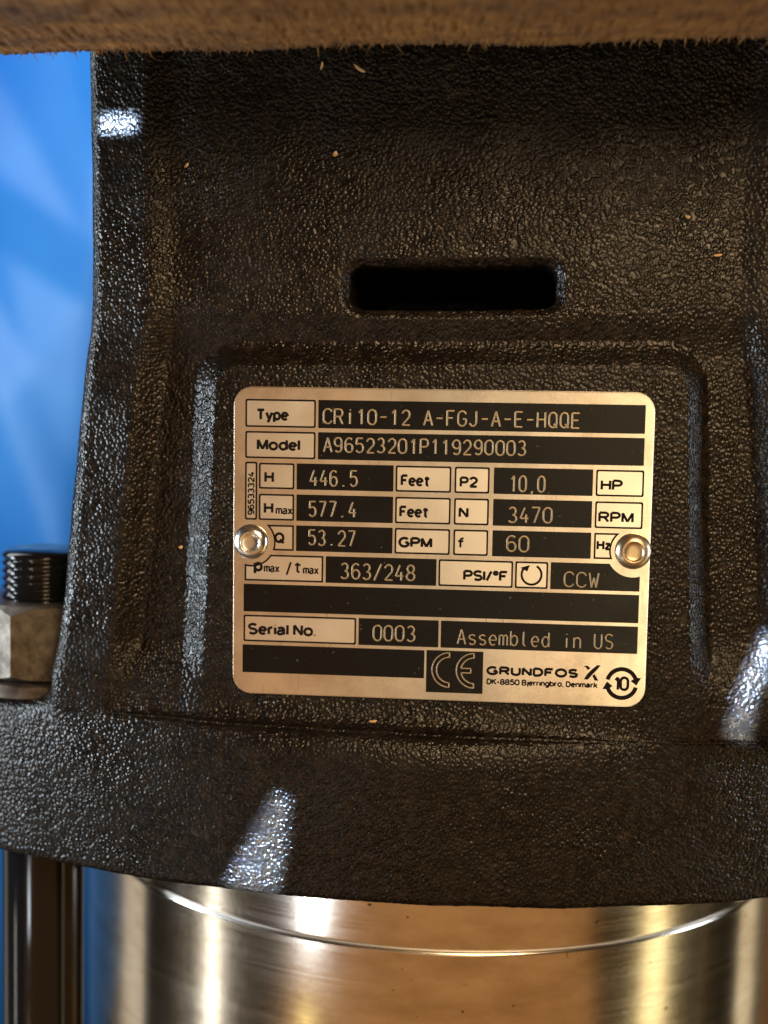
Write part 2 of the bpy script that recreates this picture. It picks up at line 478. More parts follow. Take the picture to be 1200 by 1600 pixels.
# soft bumps in the flange outline (left lug)
Fo = np.stack([Xl, Yl], 1)
rf, re_ = 0.0080, 0.0075
zt = ztop0 - rf
def addrow(wt, z):
    xy = B[:, :2] * (1 - wt) + Fo * wt
    rows.append(np.concatenate([xy, np.full((len(xy), 1), z)], 1)); slotmask.append(np.ones(len(xy)))
for th in np.linspace(0, math.pi / 2, 26)[1:]:
    addrow(0.50 * (1 - math.cos(th)), ztop0 - rf * math.sin(th))
for wt in np.linspace(0.50, 0.56, 4)[1:]:
    addrow(wt, zt - 0.0006 * (wt - 0.50) / 0.06)
for th in np.linspace(0, math.pi / 2, 28)[1:]:
    addrow(0.56 + 0.44 * math.sin(th), zt - 0.0006 - re_ * (1 - math.cos(th)))
zf = zt - 0.0006 - re_
for z in np.arange(zf - 2 * S, zb + 0.0022, -2 * S): addrow(1.0, z)
cen = np.array([fcx, fcy - FR + 0.10])
for th in np.linspace(0, math.pi / 2, 10)[1:]:
    s_ = 0.0022 * (1 - math.cos(th))
    xy = Fo.copy(); xy[:, 1] += s_
    rows.append(np.concatenate([xy, np.full((len(xy), 1), zb + 0.0022 - 0.0022 * math.sin(th))], 1)); slotmask.append(np.ones(len(xy)))
for s_ in (0.006, 0.014, 0.03, 0.06):
    xy = Fo.copy(); xy[:, 1] += s_
    rows.append(np.concatenate([xy, np.full((len(xy), 1), zb)], 1)); slotmask.append(np.ones(len(xy)))
P = np.array(rows); MK = np.array(slotmask)
gr = np.gradient(P, axis=0); gc = np.gradient(P, axis=1)
N = np.cross(gr, gc); N /= np.linalg.norm(N, axis=2, keepdims=True) + 1e-12
if (N[300, 300] @ PN) < 0: N = -N
peb = blur(rng.normal(size=P.shape[:2]), 1.1)
lump = blur(rng.normal(size=P.shape[:2]), 14)
P = P + N * (MK * (peb * 0.000028 + lump * 0.00010))[:, :, None]
nr, nc = P.shape[:2]
me = bpy.data.meshes.new('motor_stool')
me.vertices.add(nr * nc); me.vertices.foreach_set('co', P.reshape(-1).astype(np.float32))
idx = np.arange(nr * nc).reshape(nr, nc)
quads = np.stack([idx[:-1, :-1], idx[1:, :-1], idx[1:, 1:], idx[:-1, 1:]], -1).reshape(-1, 4)
nq = len(quads)
me.loops.add(nq * 4); me.loops.foreach_set('vertex_index', quads.reshape(-1).astype(np.int32))
me.polygons.add(nq); me.polygons.foreach_set('loop_start', (np.arange(nq) * 4).astype(np.int32))
me.polygons.foreach_set('use_smooth', np.ones(nq, dtype=bool))
me.update(calc_edges=True); me.validate()
stool = child(link('motor_stool', me, M['cast']))
stool['label'] = 'black pebbled cast iron motor stool with slot and raised pad'

# --- stainless sleeve and the ring above it
def cyl_part(name, prof, material, loc, n=256):
    V, Fc = lathe(prof, n)
    o = mesh_obj(name, V, Fc, material, smooth=True)
    o.location = loc
    return child(o)
seam = at(716, 1489, -0.006)[2]
base = Vector((ax, axis_y, 0))
cyl_part('sleeve', [(SR - 0.004, seam - 0.16), (SR, seam - 0.16), (SR, seam - 0.158), (SR, seam - 0.003), (SR, seam - 0.0012), (SR, seam - 0.0008), (SR - 0.0006, seam - 0.0002), (SR - 0.003, seam - 0.0002)], M['steel'], base)
cyl_part('head_ring', [(SR - 0.003, seam + 0.0001), (SR - 0.0003, seam + 0.0001), (SR - 0.0001, seam + 0.0004), (SR - 0.0001, seam + 0.0007), (SR - 0.0001, seam + 0.0015), (SR - 0.0001, seam + 0.048), (SR - 0.0001, seam + 0.05), (SR - 0.004, seam + 0.05)], M['steel'], base)
cyl_part('seam_lip', [(SR - 0.001, seam - 0.0004), (SR + 0.00012, seam - 0.0002), (SR + 0.00018, seam + 0.0001), (SR + 0.00008, seam + 0.0003), (SR - 0.001, seam + 0.0005)], M['edge'], base)

# --- stay bolts with nut and washer
def stay_bolt(x, y, rad, turn):
    z0 = zb - 0.16
    top = STUD_TOP
    bolt_prof = [(0.0001, z0), (rad, z0), (rad, z0 + 0.001), (rad, NUT_BOT - 0.005), (rad, NUT_BOT - 0.004)]
    nthr = 9; pitch = 0.0021; zz = top - 0.0012
    prof = [(0.0001, top), (rad - 0.0016, top), (rad - 0.0004, top - 0.0008)]
    tz = top - 0.0008
    while tz > NUT_TOP - 0.001:
        prof += [(rad - 0.0002, tz - 0.0004), (rad, tz - 0.0007), (rad - 0.0010, tz - 0.0016), (rad - 0.0010, tz - 0.0018)]
        tz -= pitch
    prof += [(rad - 0.001, NUT_BOT - 0.004)]
    Vs, Fs = lathe(bolt_prof, 64)
    rod = mesh_obj('stay_bolt', Vs, Fs, M['oxide'], smooth=True); rod.location = (x, y, 0); child(rod)
    V2, F2 = lathe(prof[::-1], 64)
    th = mesh_obj('thread', V2, F2, M['oxide'], rod, smooth=True)
    # hex nut with chamfered corners
    af = rad * 1.56; n = 120; hN = NUT_TOP - NUT_BOT
    bm = bmesh.new(); rings = []
    def ring(fn):
        r_ = []
        for k in range(n):
            a = 2 * math.pi * k / n; ph = ((a - turn) % (math.pi / 3)) - math.pi / 6
            rh = af / math.cos(ph)
            rr, zz = fn(rh); r_.append(bm.verts.new((rr * math.cos(a), rr * math.sin(a), zz)))
        rings.append(r_)
    cut = 0.62
    ring(lambda rh: (rad * 0.98, NUT_BOT)); ring(lambda rh: (af * 0.97, NUT_BOT))
    ring(lambda rh: (rh, NUT_BOT + max(0, rh - af) * cut + 0.0004))
    ring(lambda rh: (rh, NUT_TOP - max(0, rh - af) * cut - 0.0004))
    ring(lambda rh: (af * 0.97, NUT_TOP)); ring(lambda rh: (rad * 0.98, NUT_TOP))
    for i in range(len(rings) - 1):
        for k in range(n):
            bm.faces.new((rings[i][k], rings[i][(k + 1) % n], rings[i + 1][(k + 1) % n], rings[i + 1][k]))
    nut = bm_obj('nut', bm, M['nut'], rod)
    Vw, Fw = lathe([(rad, NUT_BOT - 0.0038), (rad * 1.80, NUT_BOT - 0.0038), (rad * 1.84, NUT_BOT - 0.0034), (rad * 1.84, NUT_BOT - 0.0006), (rad * 1.80, NUT_BOT - 0.0003), (rad, NUT_BOT - 0.0003)], 96)
    ws = mesh_obj('washer', Vw, Fw, M['nut'], rod)
    return rod
hb = -0.030
pr0 = at(68, 1440, hb)
bx, by = pr0[0], pr0[1]
def z_at(py, px=45):
    d = CAMROT @ np.array([(px - 600) / F_PX, (py - 800) / F_PX, 1.0])
    t = (by - CAM[1]) / d[1]
    return CAM[2] + d[2] * t
brad = 64 * (by - CAM[1]) / F_PX
STUD_TOP, NUT_TOP, NUT_BOT = z_at(856), z_at(930), z_at(1042)
stay_bolt(bx, by, brad, R(30 - 9))
stay_bolt(2 * ax - bx, by, brad, R(12))

# --- nameplate
PM = Matrix.Identity(4)
orig = -(PX * PW / 2 + PD * PH / 2)
for i in range(3):
    PM[i][0] = PX[i]; PM[i][1] = -PD[i]; PM[i][2] = PN[i]; PM[i][3] = orig[i]
mm = 0.001
VS = PH / 0.074                       # layout measured on a 74 unit tall plate

def outline(x0, y0, x1, y1, r, n=8):
    pts = []
    for cx, cy, a0 in ((x1 - r, y0 + r, -90), (x1 - r, y1 - r, 0), (x0 + r, y1 - r, 90), (x0 + r, y0 + r, 180)):
        for k in range(n + 1):
            a = R(a0 + 90 * k / n); pts.append((cx + r * math.cos(a), cy + r * math.sin(a)))
    return pts
def slab(name, pts, z0, z1, material, parent, bev=0.0):
    """pts in plate millimetres (x right, y down)"""
    bm = bmesh.new()
    a = [bm.verts.new((x * mm, -y * VS * mm, z0 * mm)) for x, y in pts]
    f = bm.faces.new(a)
    ex = bmesh.ops.extrude_face_region(bm, geom=[f])
    tops = [g for g in ex['geom'] if isinstance(g, bmesh.types.BMVert)]
    for t in tops: t.co.z = z1 * mm
    if bev:
        es = [e for e in bm.edges if e.verts[0] in tops and e.verts[1] in tops]
        bmesh.ops.bevel(bm, geom=es, offset=bev * mm, segments=3, affect='EDGES')
    return bm_obj(name, bm, material, parent)
plate = slab('nameplate', outline(0, 0, 100, 74, 4.6), -0.9, 0.0, M['plate'], None, 0.22)
plate['label'] = 'rectangular satin metal rating plate with black fields and printed cells'
child(plate); plate.matrix_basis = PM

def black(x0, y0, x1, y1, cut=None):
    return slab('black_field', cut or outline(x0, y0, x1, y1, 0.15, 2), -0.2, 0.05, M['black'], plate)
def arc_notch(cx, cy, r, a0, a1, n=14):
    return [(cx + r * math.cos(R(a0 + (a1 - a0) * k / n)), cy + r * math.sin(R(a0 + (a1 - a0) * k / n))) for k in range(n + 1)]
def inset_frame(name, outer, inner, material, z):
    bm = bmesh.new(); n = len(outer)
    o = [bm.verts.new((x * mm, -y * VS * mm, z * mm)) for x, y in outer]
    i = [bm.verts.new((x * mm, -y * VS * mm, z * mm)) for x, y in inner]
    o2 = [bm.verts.new((x * mm, -y * VS * mm, -0.2 * mm)) for x, y in outer]
    i2 = [bm.verts.new((x * mm, -y * VS * mm, -0.2 * mm)) for x, y in inner]
    for k in range(n):
        k2 = (k + 1) % n
        bm.faces.new((o[k], o[k2], i[k2], i[k])); bm.faces.new((o2[k], o2[k2], o[k2], o[k])); bm.faces.new((i[k], i[k2], i2[k2], i2[k]))
    return bm_obj(name, bm, material, plate)
def cell(x0, y0, x1, y1, outer=None, inner=None):
    w_ = 0.42
    outer = outer or outline(x0, y0, x1, y1, 0.4, 3)
    inner = inner or outline(x0 + w_, y0 + w_, x1 - w_, y1 - w_, 0.25, 3)
    inset_frame('cell_border', outer, inner, M['ink'], 0.035)
    return slab('printed_cell', inner, -0.2, 0.015, M['cell'], plate)

Y0, DY = 2.9, 7.42
rowy = [2.9, 10.5, 18.0, 25.4, 32.8, 40.0, 47.2, 54.7, 62.0]
rowe = [9.55, 16.95, 24.2, 31.7, 38.95, 46.4, 53.9, 61.2, 68.8]
cell(2.9, rowy[0], 20.0, rowe[0]); black(20.6, rowy[0], 97.8, rowe[0])
cell(2.9, rowy[1], 20.0, rowe[1]); black(20.6, rowy[1], 97.8, rowe[1])
cell(2.9, 17.8, 5.9, 31.7)
for i in (2, 3, 4):
    if i < 4: cell(6.3, rowy[i], 14.95, rowe[i])
    black(15.5, rowy[i], 38.9, rowe[i])
    cell(39.4, rowy[i], 52.7, rowe[i]); cell(53.5, rowy[i], 61.8, rowe[i])
    black(62.8, rowy[i], 86.1, rowe[i])
    if i < 4: cell(86.8, rowy[i], 98.0, rowe[i])
# cells that bend round the rivets
rl, rr_ = (4.5, 37.0), (96.0, 36.9)
def notch_cell(x0, y0, x1, y1, c, r, which):
    w_ = 0.42
    if which == 'Q':       # rivet cuts the left side
        def sh(g, rad):
            a0 = math.degrees(math.asin(max(-1, (y0 + g - c[1]) / rad))); a1 = math.degrees(math.asin(min(1, (y1 - g - c[1]) / rad)))
            return [(x1 - g, y1 - g), (c[0] + rad * math.cos(R(a1)), y1 - g)] + arc_notch(*c, rad, a1, a0)[1:-1] + [(c[0] + rad * math.cos(R(a0)), y0 + g), (x1 - g, y0 + g)]
        o_, i_ = sh(0, r), sh(w_, r + w_)
    elif which == 'p':     # rivet cuts the upper left corner
        def sh(g, rad):
            a0 = math.degrees(math.asin((y0 + g - c[1]) / rad)); a1 = 180 - math.degrees(math.acos(min(1, (c[0] - x0 - g) / rad)))
            return [(x1 - g, y0 + g), (x1 - g, y1 - g), (x0 + g, y1 - g), (x0 + g, c[1] + rad * math.sin(R(a1)))] + arc_notch(*c, rad, a1, a0)[1:-1] + [(c[0] + rad * math.cos(R(a0)), y0 + g)]
        o_, i_ = sh(0, r), sh(w_, r + w_)
    elif which == 'Hz':    # rivet cuts the right side
        def sh(g, rad):
            a0 = 180 + math.degrees(math.asin(min(1, (c[1] - y0 - g) / rad))); a1 = 180 - math.degrees(math.asin(min(1, (y1 - g - c[1]) / rad)))
            return [(x0 + g, y0 + g), (c[0] + rad * math.cos(R(a0)), y0 + g)] + arc_notch(*c, rad, a0, a1)[1:-1] + [(c[0] + rad * math.cos(R(a1)), y1 - g), (x0 + g, y1 - g)]
        o_, i_ = sh(0, r), sh(w_, r + w_)
    cell(0, 0, 0, 0, o_, i_)
notch_cell(0, rowy[4], 14.95, rowe[4], rl, 5.6, 'Q')
notch_cell(2.9, rowy[5], 22.2, rowe[5], rl, 5.6, 'p')
notch_cell(86.8, rowy[4], 0, rowe[4], rr_, 5.2, 'Hz')
black(22.8, rowy[5], 49.6, rowe[5]); cell(50.1, rowy[5], 67.9, rowe[5]); cell(68.4, rowy[5], 76.2, rowe[5])
c = rr_; rad = 6.2
a0 = 180 - math.degrees(math.asin((rowy[5] - c[1]) / rad)); a1 = math.degrees(math.acos((97.8 - c[0]) / rad))
black(0, 0, 0, 0, [(76.8, rowy[5])] + [(76.8, rowe[5]), (97.8, rowe[5])] + arc_notch(*c, rad, a1, a0))
black(2.7, rowy[6], 97.8, rowe[6])
cell(2.7, rowy[7], 30.4, rowe[7]); black(31.0, rowy[7], 50.4, rowe[7]); black(50.95, rowy[7], 97.8, rowe[7])
black(2.5, rowy[8], 47.1, rowe[8]); black(47.6, 61.9, 61.3, 72.1)

# engraved single-stroke characters
def arcp(cx, cy, rx, ry, a0, a1, n=10):
    return [(cx + rx * math.cos(R(a0 + (a1 - a0) * k / n)), cy + ry * math.sin(R(a0 + (a1 - a0) * k / n))) for k in range(n + 1)]
G = {
 'C': [arcp(2, 4.2, 2, 1.8, 20, 180) + arcp(2, 1.8, 2, 1.8, 180, 340)],
 'R': [[(0, 0), (0, 6), (2.2, 6)] + arcp(2.3, 4.5, 1.5, 1.5, 90, -90) + [(0, 3)], [(2.2, 3), (3.9, 0)]],
 'I': [[(2, 0), (2, 4.6)], [(2, 5.5), (2.3, 5.9)]],
 '1': [[(0.9, 4.6), (2.3, 6), (2.3, 0)]],
 '0': [arcp(2, 4.2, 1.9, 1.8, 0, 180) + arcp(2, 1.8, 1.9, 1.8, 180, 360) + [(3.9, 4.2)]],
 '-': [[(0.5, 3), (3.5, 3)]],
 '2': [arcp(2, 4.2, 1.8, 1.8, 165, -30) + [(0.2, 0), (3.9, 0)]],
 'A': [[(0, 0), (2, 6), (4, 0)], [(0.7, 2), (3.3, 2)]],
 'F': [[(0.3, 0), (0.3, 6), (3.7, 6)], [(0.3, 3.1), (3, 3.1)]],
 'G': [arcp(2, 4.2, 1.9, 1.8, 20, 180) + arcp(2, 1.8, 1.9, 1.8, 180, 360) + [(3.9, 2.8), (2.3, 2.8)]],
 'J': [[(3.5, 6), (3.5, 1.8)] + arcp(1.9, 1.8, 1.6, 1.8, 0, -160)],
 'E': [[(3.7, 6), (0.3, 6), (0.3, 0), (3.7, 0)], [(0.3, 3.1), (3.1, 3.1)]],
 'H': [[(0.2, 0), (0.2, 6)], [(3.8, 0), (3.8, 6)], [(0.2, 3.1), (3.8, 3.1)]],
 'Q': [arcp(2, 4.2, 1.8, 1.8, 0, 180) + arcp(2, 1.8, 1.8, 1.8, 180, 360) + [(3.8, 4.2)], [(2.4, 1.5), (3.9, -0.1)]],
 '9': [arcp(2, 4.2, 1.8, 1.8, 0, 360, 18) + [(3.8, 2.6)] + arcp(2, 1.8, 1.8, 1.8, 0, -140)],
 '6': [arcp(2, 1.8, 1.8, 1.8, 180, 540, 18) + [(0.2, 3.6)] + arcp(2, 4.2, 1.8, 1.8, 180, 40)],
 '5': [[(3.6, 6), (0.6, 6), (0.4, 3.3)] + arcp(1.9, 1.9, 1.9, 1.9, 115, -150)],
 '3': [arcp(1.9, 4.5, 1.6, 1.5, 150, -90) , arcp(1.9, 1.5, 1.9, 1.5, 90, -150)],
 'P': [[(0.2, 0), (0.2, 6), (2.2, 6)] + arcp(2.3, 4.4, 1.6, 1.6, 90, -90) + [(0.2, 2.8)]],
 '4': [[(2.2, 6), (0.2, 1.7), (3.9, 1.7)], [(2.9, 3.3), (2.9, 0)]],
 '7': [[(0.2, 6), (3.8, 6), (1.4, 0)]],
 '8': [arcp(2, 4.5, 1.6, 1.5, -90, 270, 18), arcp(2, 1.5, 1.9, 1.5, 90, 450, 18)],
 '.': [[(2.0, 0.0), (2.0, 0.5)]], ',': [[(2.2, 0.3), (1.7, -0.9)]], '/': [[(0.3, -0.3), (3.7, 6.2)]],
 'W': [[(0, 6), (1, 0), (2, 4), (3, 0), (4, 6)]],
 'U': [[(0.2, 6), (0.2, 1.8)] + arcp(2, 1.8, 1.8, 1.8, 180, 360) + [(3.8, 6)]],
 'S': [arcp(2, 4.5, 1.8, 1.5, 30, 270) + arcp(2, 1.5, 1.8, 1.5, 90, -150)],
 's': [arcp(2, 3.1, 1.5, 1.0, 30, 270, 8) + arcp(2, 1.05, 1.6, 1.05, 90, -150, 8)],
 'e': [[(0.3, 2.1), (3.7, 2.1)] + arcp(2, 2.1, 1.7, 2.1, 0, 310, 16)],
 'm': [[(0, 0), (0, 4.2)], [(0, 3.2)] + arcp(1, 3.2, 1, 1, 180, 0, 6) + [(2, 0)], [(2, 3.2)] + arcp(3, 3.2, 1, 1, 180, 0, 6) + [(4, 0)]],
 'b': [[(0.3, 6), (0.3, 0)], arcp(2, 2.1, 1.7, 2.1, 180, 540, 16)],
 'd': [[(3.7, 6), (3.7, 0)], arcp(2, 2.1, 1.7, 2.1, 0, 360, 16)],
 'l': [[(1.6, 6), (1.6, 0.8), (2.4, 0)]],
 'i': [[(2, 0), (2, 4.0)], [(2, 5.4), (2, 5.7)]],
 'n': [[(0.4, 0), (0.4, 4.2)], [(0.4, 2.7)] + arcp(2, 2.7, 1.6, 1.5, 180, 0, 8) + [(3.6, 0)]],
}
CAP = dict(G)
CAP.update({
 'T': [[(0, 6), (4, 6)], [(2, 6), (2, 0)]], 'M': [[(0, 0), (0, 6), (2.2, 0.2), (4.4, 6), (4.4, 0)]], 'N': [[(0.2, 0), (0.2, 6), (3.8, 0), (3.8, 6)]],
 'D': [[(0.2, 0), (0.2, 6), (1.8, 6)] + arcp(1.8, 3, 2.2, 3, 90, -90, 14) + [(0.2, 0)]],
 'K': [[(0.2, 0), (0.2, 6)], [(3.8, 6), (0.2, 2.6)], [(1.5, 3.7), (3.9, 0)]],
 'B': [[(0.2, 3.1), (0.2, 6), (2.2, 6)] + arcp(2.2, 4.55, 1.5, 1.45, 90, -90) + [(0.2, 3.1), (0.2, 0), (2.3, 0)] + arcp(2.3, 1.55, 1.7, 1.55, -90, 90)],
 'O': [arcp(2.2, 3, 2.3, 3, 0, 360, 26)], 'Q': [arcp(2.2, 3, 2.3, 3, 0, 360, 26), [(2.5, 1.7), (4.8, -0.7)]],
 'C': [arcp(2.2, 3, 2.3, 3, 45, 315, 22)], 'G': [arcp(2.2, 3, 2.3, 3, 45, 330, 22) + [(4.3, 2.8), (2.6, 2.8)]],
 'I': [[(0.3, 0), (0.3, 6)]], '1': [[(0.3, 4.6), (1.7, 6), (1.7, 0)]],
 'y': [[(0, 4.3), (1.6, 0)], [(3.2, 4.3), (1.3, -1.1), (0.5, -1.6)]], 'p': [[(0.3, 4.3), (0.3, -1.7)], arcp(1.9, 2.15, 1.6, 2.1, 180, 540, 16)],
 'o': [arcp(1.8, 2.15, 1.8, 2.1, 0, 360, 18)], 'd': [[(3.4, 6), (3.4, 0)], arcp(1.7, 2.15, 1.7, 2.1, 0, 360, 16)], 'b': [[(0.2, 6), (0.2, 0)], arcp(1.9, 2.15, 1.7, 2.1, 180, 540, 16)],
 'e': [[(0.2, 2.2), (3.4, 2.2)] + arcp(1.8, 2.15, 1.65, 2.1, 0, 315, 16)], 'l': [[(0.3, 6), (0.3, 0)]], 'i': [[(0.3, 4.2), (0.3, 0)], [(0.3, 5.6), (0.3, 5.9)]],
 'm': [[(0, 0), (0, 4.3)], [(0, 3.1)] + arcp(1.2, 3.1, 1.2, 1.1, 180, 0, 8) + [(2.4, 0)], [(2.4, 3.1)] + arcp(3.6, 3.1, 1.2, 1.1, 180, 0, 8) + [(4.8, 0)]],
 'n': [[(0.2, 0), (0.2, 4.3)], [(0.2, 2.8)] + arcp(1.7, 2.8, 1.5, 1.4, 180, 0, 8) + [(3.2, 0)]], 'r': [[(0.2, 0), (0.2, 4.3)], [(0.2, 2.6)] + arcp(1.7, 2.7, 1.5, 1.5, 180, 80, 6)],
 'a': [arcp(1.6, 3.1, 1.4, 1.1, 160, 0, 8) + [(3.0, 0.7), (3.4, 0)], [(3.0, 2.6), (1.2, 2.2)] + arcp(1.2, 1.15, 1.1, 1.1, 100, 290, 8) + [(2.9, 1.0)]],
 'x': [[(0.1, 4.2), (3.2, 0)], [(3.2, 4.2), (0.1, 0)]], 't': [[(0.9, 5.6), (0.9, 0.9)] + arcp(1.7, 0.9, 0.8, 0.8, 180, 290, 5), [(-0.4, 4.3), (2.5, 4.3)]],
 'f': [[(0.9, 0), (0.9, 4.8)] + arcp(1.9, 4.8, 1.0, 1.1, 180, 80, 5), [(0, 4.1), (2.0, 4.1)]], 'z': [[(0.1, 4.1), (3, 4.1), (0.1, 0.1), (3.1, 0.1)]],
 'g': [arcp(1.7, 2.15, 1.6, 2.1, 0, 360, 16), [(3.3, 4.3), (3.3, -0.4)] + arcp(1.7, -0.4, 1.6, 1.3, 0, -150, 8)], 'j': [[(0.6, 4.2), (0.6, -0.9), (0, -1.6)], [(0.6, 5.6), (0.6, 5.9)]],
 'k': [[(0.2, 6), (0.2, 0)], [(3.0, 4.2), (0.2, 1.7)], [(1.2, 2.6), (3.2, 0)]],
 '.': [[(0.3, 0.0), (0.3, 0.5)]], ',': [[(0.4, 0.2), (0.1, -1.0)]], '\u00b0': [arcp(0.9, 5.0, 0.9, 0.95, 0, 360, 12)], '/': [[(0, -0.2), (2.2, 6.2)]], '-': [[(0.2, 2.4), (2.2, 2.4)]],
})
def T(s, x, y, height, width, sw=0.19, rot=0.0, gap=1.35, z=0.045):
    sw *= 1.5
    cx = 0.0; lines = []
    for ch in s:
        if ch == ' ': cx += 2.0; continue
        xs = [p[0] for l in CAP[ch] for p in l]; x0_, x1_ = min(xs), max(xs)
        for l in CAP[ch]: lines.append([(cx + p[0] - x0_, p[1]) for p in l])
        cx += x1_ - x0_ + gap
    tot = cx - gap
    kx = (width - 2 * sw) / max(tot, 0.6) if tot > 0.6 else 1.0
    ky = (height - 2 * sw) / 6.0
    ca, sa = math.cos(rot), math.sin(rot)
    out = []
    for l in lines:
        o_ = []
        for gx, gy in l:
            lx, ly = sw + gx * kx, sw + gy * ky
            o_.append((x + lx * ca - ly * sa, y - (lx * sa + ly * ca) / VS))
        out.append(o_)
    return stroke_obj('printed_lettering', out, sw, M['ink'], z=z, flat=0.14)
def split_sharp(line, closed=False):
    """break a polyline at sharp corners so that the stroke keeps its width"""
    if closed: line = line + [line[0]]
    out, cur = [], [line[0]]
    for k in range(1, len(line)):
        cur.append(line[k])
        if k < len(line) - 1:
            ax_, ay_ = line[k][0] - line[k - 1][0], line[k][1] - line[k - 1][1]
            bx_, by_ = line[k + 1][0] - line[k][0], line[k + 1][1] - line[k][1]
            na, nb = math.hypot(ax_, ay_), math.hypot(bx_, by_)
            if na > 1e-9 and nb > 1e-9 and (ax_ * bx_ + ay_ * by_) / na / nb < 0.72:
                out.append(cur); cur = [line[k]]
    out.append(cur)
    return [l for l in out if len(l) > 1]
def stroke_obj(name, lines, sw, material, z=0.035, closed=False, flat=0.35):
    cu = bpy.data.curves.new(name, 'CURVE'); cu.dimensions = '3D'; cu.bevel_depth = sw * mm; cu.bevel_resolution = 1; cu.use_fill_caps = True
    for line in [q_ for l_ in lines for q_ in split_sharp(l_, closed)]:
        sp = cu.splines.new('POLY'); sp.points.add(len(line) - 1)
        for p, (x, y) in zip(sp.points, line): p.co = (x * mm, -y * VS * mm, 0, 1)
    tmp = bpy.data.objects.new('tmp_curve', cu); COL.objects.link(tmp); bpy.context.view_layer.update()
    me = bpy.data.meshes.new_from_object(tmp.evaluated_get(bpy.context.evaluated_depsgraph_get()))
    bpy.data.objects.remove(tmp); bpy.data.curves.remove(cu)
    co = np.zeros(len(me.vertices) * 3, dtype=np.float32); me.vertices.foreach_get('co', co); co = co.reshape(-1, 3)
    co[:, 2] = co[:, 2] * flat + z * mm
    me.vertices.foreach_set('co', co.reshape(-1)); me.update()
    return link(name, me, material, plate, True)
T('Type', 5.5, 8.0, 2.9, 8.0, 0.22); T('Model', 5.7, 15.1, 2.9, 10.6, 0.22)
T('H', 7.6, 22.8, 2.9, 2.4, 0.21); T('H', 7.5, 30.2, 2.9, 2.4, 0.21); T('max', 10.4, 30.3, 2.2, 4.2, 0.13)
T('Q', 10.1, 37.2, 2.7, 2.7, 0.21)
T('Feet', 40.6, 22.9, 2.9, 7.2, 0.21); T('Feet', 40.4, 30.3, 2.9, 7.2, 0.21); T('GPM', 40.3, 37.5, 2.7, 8.2, 0.22)
T('P2', 54.7, 22.9, 2.7, 4.4, 0.2); T('N', 54.6, 30.1, 2.7, 2.4, 0.2); T('f', 54.4, 37.3, 2.7, 1.8, 0.17)
T('HP', 87.9, 22.9, 2.7, 5.2, 0.2); T('RPM', 87.6, 30.4, 2.7, 8.3, 0.2); T('Hz', 87.4, 36.9, 2.5, 3.5, 0.19)
T('p', 5.1, 44.2, 3.2, 2.3, 0.23); T('max', 7.6, 44.3, 2.2, 3.9, 0.13); T('/', 13.0, 44.9, 3.4, 1.5, 0.16); T('t', 15.0, 44.3, 3.0, 1.9, 0.17); T('max', 17.2, 44.5, 2.2, 3.9, 0.13)
T('PSI/\u00b0F', 56.0, 45.0, 2.7, 10.8, 0.21)
T('Serial No.', 3.8, 59.6, 3.0, 16.8, 0.22)
T('96533324', 5.25, 30.6, 1.7, 10.6, 0.12, rot=math.pi / 2)
T('GRUNDFOS', 62.1, 67.5, 2.3, 22.0, 0.21, gap=1.5)
T('DK-8850 Bjerringbro, Denmark', 62.2, 69.75, 1.5, 26.6, 0.115)
T('10', 92.6, 70.2, 3.6, 3.6, 0.22)

def engrave(s, x0, x1, ybase, height, narrow=(), sw=0.225, slope=0.0):
    cu = bpy.data.curves.new('engraving', 'CURVE'); cu.dimensions = '3D'
    cu.bevel_depth = sw * mm; cu.bevel_resolution = 1; cu.use_fill_caps = True
    n = len(s); cw = (x1 - x0) / (n - 0.26); gw = cw * 0.74
    for i, ch in enumerate(s):
        if ch == ' ': continue
        jx, jy = random.uniform(-0.05, 0.05), random.uniform(-0.05, 0.05)
        for line in [q_ for l_ in G[ch] for q_ in split_sharp(l_)]:
            sp = cu.splines.new('POLY'); sp.points.add(len(line) - 1)
            for p, (gx, gy) in zip(sp.points, line):
                X = x0 + i * cw + gx / 4 * gw + jx
                Y = -(ybase * VS) + gy / 6 * height + jy
                p.co = (X * mm, Y * mm, 0, 1)
    tmp = bpy.data.objects.new('tmp_curve', cu); COL.objects.link(tmp); bpy.context.view_layer.update()
    me = bpy.data.meshes.new_from_object(tmp.evaluated_get(bpy.context.evaluated_depsgraph_get()))
    bpy.data.objects.remove(tmp); bpy.data.curves.remove(cu)
    co = np.zeros(len(me.vertices) * 3, dtype=np.float32); me.vertices.foreach_get('co', co); co = co.reshape(-1, 3)
    co[:, 2] = co[:, 2] * 0.25 + 0.06 * mm
    me.vertices.foreach_set('co', co.reshape(-1)); me.update()
    return link('engraved_lettering', me, M['engraved'], plate, True)
engrave('CRI10-12 A-FGJ-A-E-HQQE', 21.9, 82.7, 8.45, 3.5)
engrave('A96523201P119290003', 22.0, 70.2, 15.1, 3.4)
engrave('446.5', 18.8, 30.2, 23.2, 3.7); engrave('577.4', 18.6, 30.0, 30.5, 3.6); engrave('53.27', 18.5, 29.9, 37.4, 3.6)
engrave('10,0', 66.7, 74.9, 23.5, 3.7); engrave('3470', 66.4, 76.8, 30.8, 3.6); engrave('60', 66.2, 71.5, 37.7, 3.7)
engrave('363/248', 26.5, 44.4, 45.3, 3.7); engrave('CCW', 80.2, 88.2, 45.7, 3.5, sw=0.19)
engrave('0003', 34.6, 44.8, 60.0, 3.7); engrave('Assembled in US', 55.1, 92.0, 60.2, 3.5, sw=0.19)

